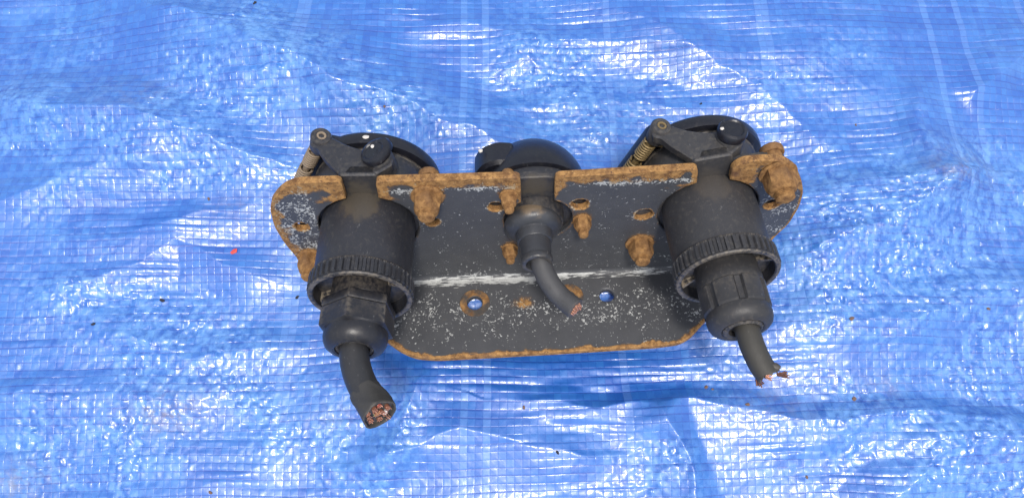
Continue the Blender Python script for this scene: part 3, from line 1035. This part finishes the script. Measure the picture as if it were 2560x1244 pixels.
# ---- socket with the yellow and white cores
sL = big_socket(mwL, 'black socket with hexagon gland and taped cable end', M['shell'], M['lid'], M['tan'], -9, 0.30)
collar(sL, 40.5, 51.5, M['ring'])
def hexf(a, k):
    a6 = (a % (math.pi / 3)) - math.pi / 6
    return math.cos(math.pi / 6) / math.cos(a6)
TZ = Matrix.Rotation(R(34), 4, 'Z')
bm = bmesh.new()
lathe(bm, [(17.4, 36), (17.6, 54), (17.2, 54.6)], 40)
lathe(bm, [(19.4, 54.2), (21.4, 55.0), (22.0, 56.0), (22.0, 60.2), (21.4, 61.0)], 72, TZ, hexf)
obj('cable_gland', bm, M['gland'], sL, 30)
bm = bmesh.new()
def hexblend(a, k):
    return hexf(a, k) if k <= 2 else 1.0
lathe(bm, [(21.0, 61.2), (21.9, 61.8), (21.9, 73.0), (18.4, 74.0), (18.5, 75.2), (18.6, 77.5), (18.2, 80.0), (16.9, 82.8), (14.6, 84.6), (12.4, 85.2), (11.2, 84.8), (10.4, 82)],
      72, TZ, hexblend)
obj('gland_nut', bm, M['gland'], sL, 30)
bm = bmesh.new()
lathe(bm, [(10.8, 79), (10.8, 83.8), (9.8, 84.4), (8.6, 83.6), (8.4, 79)], 40, rfun=lambda a, k: 1 + (0.03 if int(a * 9) % 2 else 0))
obj('cable_seal', bm, M['dark'], sL, 30)
path = [(-91.5, 66.2, 68), (-93.1, 66, 75.7), (-93.0, 65.5, 83.5), (-91.3, 64.5, 93.0), (-87.8, 64.0, 102.5), (-82.5, 65.0, 112.5), (-76.2, 67.6, 122.4)]
lp = spline(local_pts(mwL, path), 12)
bm = bmesh.new()
tube(bm, lp, lambda t, a: 8.4 + 0.12 * math.sin(9 * t + a), 28)
obj('cable', bm, M['rubber'], sL, 50)
bm = bmesh.new()
seg = lp[55:] + [lp[-1] + (lp[-1] - lp[-2]) * 1.2]
def tapef(t, a):
    r = 8.65 + 1.1 * t + 0.20 * math.sin(3 * a + 5 * t) + 0.25 * math.sin(5 * a - 2)
    return r + (0.45 if abs(((a + 1.6 * t) % 2.1) - 0.4) < 0.22 else 0)
rg = tube(bm, seg, tapef, 40, cap=False)
d = (seg[-1] - seg[-2]).normalized()
# rolled lip and recessed floor of the cut end
cen = seg[-1]
prev = rg[-1]
for s_, dz in ((0.97, 0.5), (0.90, 0.55), (0.84, -0.4), (0.82, -2.6)):
    nx = [bm.verts.new(cen + (v.co - cen) * s_ + d * dz) for v in rg[-1]]
    for i in range(40):
        j = (i + 1) % 40
        bm.faces.new((prev[i], prev[j], nx[j], nx[i]))
    prev = nx
bm.faces.new(prev)
obj('tape_wrap', bm, M['tape'], sL, 50)
# cut cores
upv = d.orthogonal().normalized(); sdv = d.cross(upv)
cores = [('white', 1, -3.4), ('yellow', 0.2, 2.0), ('green', -1, 0.5), ('brown', 1, 2.4), ('brown', 1, -.6), ('black', -1, -3.4), ('brown', 2.6, 4.8), ('black', -2.8, 3.8),
         ('brown', -3.6, -2.6), ('brown', 4.4, -2.0), ('red', 4.2, 2.6), ('brown', -4.6, 1.6), ('black', -1.2, -5.4), ('brown', -1.4, 5.2)]
for k, (cn, a, b) in enumerate(cores):
    p0 = cen + upv * a * 1.15 + sdv * b * 1.15 - d * 3
    tip = d * (3.4 + 0.9 * math.sin(k * 2.3)) + upv * 0.5 * math.sin(k * 1.7) + sdv * 0.5 * math.cos(k * 2.9)
    bm = bmesh.new()
    tube(bm, [p0, p0 + tip * .6, p0 + tip * .9], 1.45, 10)
    w = obj('core_wire', bm, M[cn], sL, 50)
    bm = bmesh.new()
    for s in range(12):
        aa = s * 2.4
        o_ = (upv * math.cos(aa) + sdv * math.sin(aa)) * (1.25 * math.sqrt(s / 12))
        tube(bm, [p0 + tip * .7 + o_, p0 + tip * (1.04 + 0.16 * math.sin(s * 3 + k)) + o_ * (1.2 + .5 * random.random())], 0.27, 5)
    obj('copper_strand', bm, M['copper'], sL, 0)

# ---- socket with the ribbed gland
sR = big_socket(mwR, 'faded black socket with ribbed gland and frayed cable end', M['shell_grey'], M['lid'], M['brass'], 5, 0.06)
collar(sR, 38.5, 50.0, M['ring_grey'])
bm = bmesh.new()
TR = Matrix.Rotation(R(-9), 4, 'Z')
lathe(bm, [(18.4, 36), (18.8, 50), (19.3, 54), (19.0, 57.5), (18.2, 58)], 48)
obj('cable_gland', bm, M['gland_grey'], sR, 30)
bm = bmesh.new()
def ribs(a, k):
    if 1 <= k <= 3:
        ph = (a * 7 / (2 * math.pi)) % 1.0
        return 1.0 if ph < 0.70 else 0.90
    return 1.0
lathe(bm, [(18.0, 57.4), (19.6, 58.2), (19.5, 66), (19.4, 72.4), (18.3, 73.4), (18.5, 74.6), (18.9, 76.4), (18.7, 78.8), (17.6, 81.6), (15.4, 83.5), (13.0, 84.2), (11.9, 83.8), (11.3, 81)],
      112, TR, ribs)
obj('gland_nut', bm, M['gland_grey'], sR, 30)
bm = bmesh.new()
lathe(bm, [(11.6, 76), (11.6, 84.0), (10.4, 85.0), (8.2, 84.2), (7.4, 79)], 96, rfun=lambda a, k: 0.955 if (a * 16 / (2 * math.pi)) % 1 < 0.12 and k in (1, 2, 3) else 1.0)
obj('cable_seal', bm, M['gland_grey'], sR, 30)
path = [(129.6, 69.6, 70), (131.3, 69.5, 79), (132.0, 69.0, 86.5), (133.2, 68.0, 94.5), (135.7, 66.5, 103.2), (139.0, 65.3, 110.0)]
lp = spline(local_pts(mwR, path), 12)
bm = bmesh.new()
rg = tube(bm, lp, lambda t, a: (7.1 + 0.35 * t) * (1 - 0.10 * t * abs(math.cos(a))), 32, cap=False)
dr = (lp[-1] - lp[-2]).normalized()
for i, v in enumerate(rg[-1]):                  # torn rim
    v.co += dr * (0.9 * math.sin(i * 1.9) + 0.7 * math.sin(i * 0.7))
nx = [bm.verts.new(lp[-1] + (v.co - lp[-1]) * .84 - dr * 0.3) for v in rg[-1]]
n2 = [bm.verts.new(lp[-1] + (v.co - lp[-1]) * .80 - dr * 3.0) for v in rg[-1]]
for A, Bq in ((rg[-1], nx), (nx, n2)):
    for i in range(32):
        j = (i + 1) % 32
        bm.faces.new((A[i], A[j], Bq[j], Bq[i]))
bm.faces.new(n2)
obj('cable', bm, M['rubber_olive'], sR, 50)
inv3 = mwR.to_3x3().inverted()
ux, uy, uz = (inv3 @ Vector(v) for v in ((1, 0, 0), (0, 1, 0), (0, 0, 1)))
e = lp[-1]
def tuft(name, base, dirv, n, ln, mat, spread=.35):
    bm = bmesh.new()
    for s in range(n):
        dv = (dirv + Vector((random.uniform(-1, 1), random.uniform(-1, 1), random.uniform(-1, 1))) * spread).normalized()
        b0 = base + Vector((random.uniform(-.9, .9), random.uniform(-.9, .9), random.uniform(-.9, .9)))
        L = ln * random.uniform(.7, 1.1)
        tube(bm, [b0, b0 + dv * L * .5 + uz * .4, b0 + dv * L], 0.42, 5)
    return obj(name, bm, mat, sR, 0)
tuft('frayed_copper', e + ux * 4.6 + uy * 1.6, ux * 1.0 + uy * .1 + uz * .05, 9, 5.6, M['dull_copper'])
tuft('frayed_copper', e - ux * 6.2 - uy * 2 + uz * .5, uz * .8 + ux * .3 - uy * .3, 10, 4.6, M['dull_copper'])
tuft('copper_strand', e - ux * 1.5 + uy * 0.5, ux * .8 + uz * .35, 7, 3.2, M['copper'], .2)
bm = bmesh.new()                                # torn flap of sheath by the cut
bmesh.ops.create_icosphere(bm, subdivisions=2, radius=1.0)
for v in bm.verts:
    v.co = e + ux * (2.4 + v.co.x * 3.6) + uy * (5.2 + v.co.y * 1.6) + uz * (-3.0 + v.co.z * 2.4) + ux * .3 * math.sin(v.co.z * 4)
obj('torn_sheath', bm, M['tape'], sR, 60)

# ---- small middle socket with domed cover and rubber boot
bm = bmesh.new()
lathe(bm, [(10, -11), (17.6, -10), (18.0, -2), (17.0, 3)], 48)
lathe(bm, [(30.5, -19), (31.6, -17.6), (31.6, -14.2), (32.8, -13.4), (32.8, -9.2), (31.8, -8.4)], 64)
sC = obj('domed_socket', bm, M['shell'], root, 35, mwC)
sC['label'] = 'small middle socket with domed cover and grey rubber boot'
bm = bmesh.new()
sq = fillet([(-16, -34), (16, -34), (36, 0), (22, 30), (10, 37), (-10, 37), (-22, 32), (-36, 0)], [8] * 8)
extrude_poly(bm, sq, lambda x, y, h: Vector((x, y, h)), -8.6, -5.2, 0.7)
obj('mounting_flange', bm, M['shell'], sC, 35)
bm = bmesh.new()
lathe(bm, [(32.6, -18.2), (33.9, -19.0)] + [(34.3 * math.cos(q), -20.5 - 36.5 * math.sin(q)) for q in np.linspace(0.03, 1.5, 16)], 72)
obj('domed_cover', bm, M['lid'], sC, 35)
bm = bmesh.new()
c0 = EN * 38 + Vector((0, 0, -36))
q = ET.to_track_quat('Z', 'X').to_matrix().to_4x4()
lug = fillet([(-38.5, -6), (-20, -6), (-12, 28), (-23, 29.5), (-32.5, 25), (-37.5, 16)], [4, 2, 3, 4, 5, 5])
extrude_poly(bm, lug, lambda x, y, h: Vector((x, y, h)), -42, -24, 2.2)
obj('hinge_lug', bm, M['lid'], sC, 35)
bm = bmesh.new()
lathe(bm, [(15.2, -3), (16.6, 0), (17.9, 3.2), (18.0, 5.6), (17.0, 8.2), (14.8, 10.0), (12.4, 10.7), (11.6, 11.0), (11.2, 12.0), (11.0, 17.2), (10.6, 17.8), (10.0, 18.0),
           (9.4, 26.5), (9.0, 28.4), (9.7, 28.9), (9.9, 30.0), (9.8, 32.4), (9.2, 33.2), (7.2, 33.3), (6.6, 32.4), (6.2, 29)], 56,
      rfun=lambda a, k: 1 + 0.012 * math.sin(a * 2 + k * .3))
obj('rubber_boot', bm, M['boot'], sC, 35, Matrix.Translation(Vector((-2.4, 0.5, 0)) * MM) @ Matrix.Rotation(R(2.5), 4, 'Y'))
path = [(16.3, 66.8, 24), (16.9, 65.5, 30), (19.0, 63.0, 36.3), (23.4, 60.0, 44.6), (29.2, 58.0, 52.1), (36.6, 58.3, 59.9)]
lp = spline(local_pts(mwC, path), 10)
bm = bmesh.new()
tube(bm, lp, lambda t, a: (5.9 + 0.8 * t) * (1 + 0.02 * math.sin(7 * t + 2 * a)), 22)
obj('cable', bm, M['rubber_dusty'], sC, 50)
dc = (lp[-1] - lp[-2]).normalized()
bm = bmesh.new()
u1 = dc.orthogonal().normalized(); u2 = dc.cross(u1)
for s in range(26):
    rr_, aa = 4.3 * math.sqrt((s + .5) / 26), s * 2.4
    b0 = lp[-1] + u1 * rr_ * math.cos(aa) + u2 * rr_ * math.sin(aa)
    tube(bm, [b0 - dc, b0 + dc * (1.2 + .5 * math.sin(s * 5))], 0.62, 6)
obj('copper_strand', bm, M['copper'], sC, 0)

# pale paint chips on the covers
def chip(parent, p, r, sc3):
    bm = bmesh.new()
    bmesh.ops.create_icosphere(bm, subdivisions=2, radius=1.0)
    for v in bm.verts:
        v.co = Vector(p) + Vector((v.co.x * sc3[0], v.co.y * sc3[1], v.co.z * sc3[2])) * r * (1 + .12 * math.sin(5 * v.co.x + 3 * v.co.z))
    obj('paint_chip', bm, M['chip'], parent, 60)
chip(sL, (1.5, 39.75, -40), 1.0, (2.2, .35, 1.5))
chip(sL, (10.0, 54.2, -20), 1.0, (1.1, .35, 1.4))
chip(sR, (9.0, 54.0, -19), 1.0, (1.2, .35, 1.2))
chip(sC, (-33, 27.6, -35), 1.0, (1.5, .9, 1.5))

# ------------------------------------------------------------------ crumbs lying on the tarp
def crumb(name, x, y, r, mat, flat=0.5, stretch=1.4):
    bm = bmesh.new()
    bmesh.ops.create_icosphere(bm, subdivisions=1, radius=r)
    for v in bm.verts:
        v.co *= random.uniform(.65, 1.2)
        v.co.x *= stretch
        v.co.z *= flat
    mw = Matrix.Translation(Vector((x, y, tarp_z(x, y) + r * flat * .6)) * MM) @ Matrix.Rotation(random.uniform(0, 3), 4, 'Z')
    return obj(name, bm, mat, None, 0, mw)
o = crumb('paint_flake', -202, -1, 2.3, M['redflake'], .3, 1.7)
props(o, 'small red paint flake on the tarp left of the bracket', 'paint flake')
for x, y, r, lab in [
        (8, -112, 1.5, 'tiny brown crumb alone on the tarp below the middle of the bracket flange'),
        (134, -98, 1.8, 'larger of two brown crumbs lying together below the right cable end'),
        (138, -99.5, 1.2, 'smaller of two brown crumbs lying together below the right cable end'),
        (159, -110, 1.9, 'brown crumb on the dark crease below the frayed copper of the right cable'),
        (331, -45, 1.7, 'brown crumb near the right edge of the photo, level with the right gland nut'),
        (232, -53, 2.0, 'brown crumb on shiny tarp a little way right of the right gland nut'),
        (232, -106, 2.0, 'brown crumb farthest right along the long dark crease of the tarp'),
        (196, -157, 1.4, 'brown crumb nearest the bottom edge on the right half of the tarp'),
        (-223, 38, 1.5, 'brown crumb on the tarp left of the rusty left end of the bracket'),
        (-94, 104, 1.6, 'brown crumb on the tarp above the lid of the left socket'),
        (258, 95, 1.1, 'brown crumb on the tarp up and right of the rusty right end of the bracket'),
        (-200, -167, 1.6, 'brown crumb at the bottom edge of the tarp, left of the taped cable end')]:
    o = crumb('dirt_crumb', x, y, r * .75, M['crumb'])
    props(o, lab, 'crumb', 'brown dirt crumbs on the tarp')
for x, y, r, lab in [
        (-155, -34, 1.4, 'dark grit speck on the tarp just left of the left union ring'),
        (-250, -37, 1.6, 'dark grit speck, second from the left edge, left of the left gland'),
        (-292, -55, 1.5, 'dark grit speck farthest left on the tarp, below the red paint flake'),
        (30, -141, 1.2, 'dark grit speck on the tarp far below the middle of the flange'),
        (-201, 197, 1.5, 'dark grit speck at the top edge of the tarp, above the left socket'),
        (144, 114, 1.0, 'dark grit speck on the tarp above the round catch of the right socket')]:
    o = crumb('grit_speck', x, y, r * .8, M['grit'], .5, 1.8)
    props(o, lab, 'grit', 'dark grit specks on the tarp')
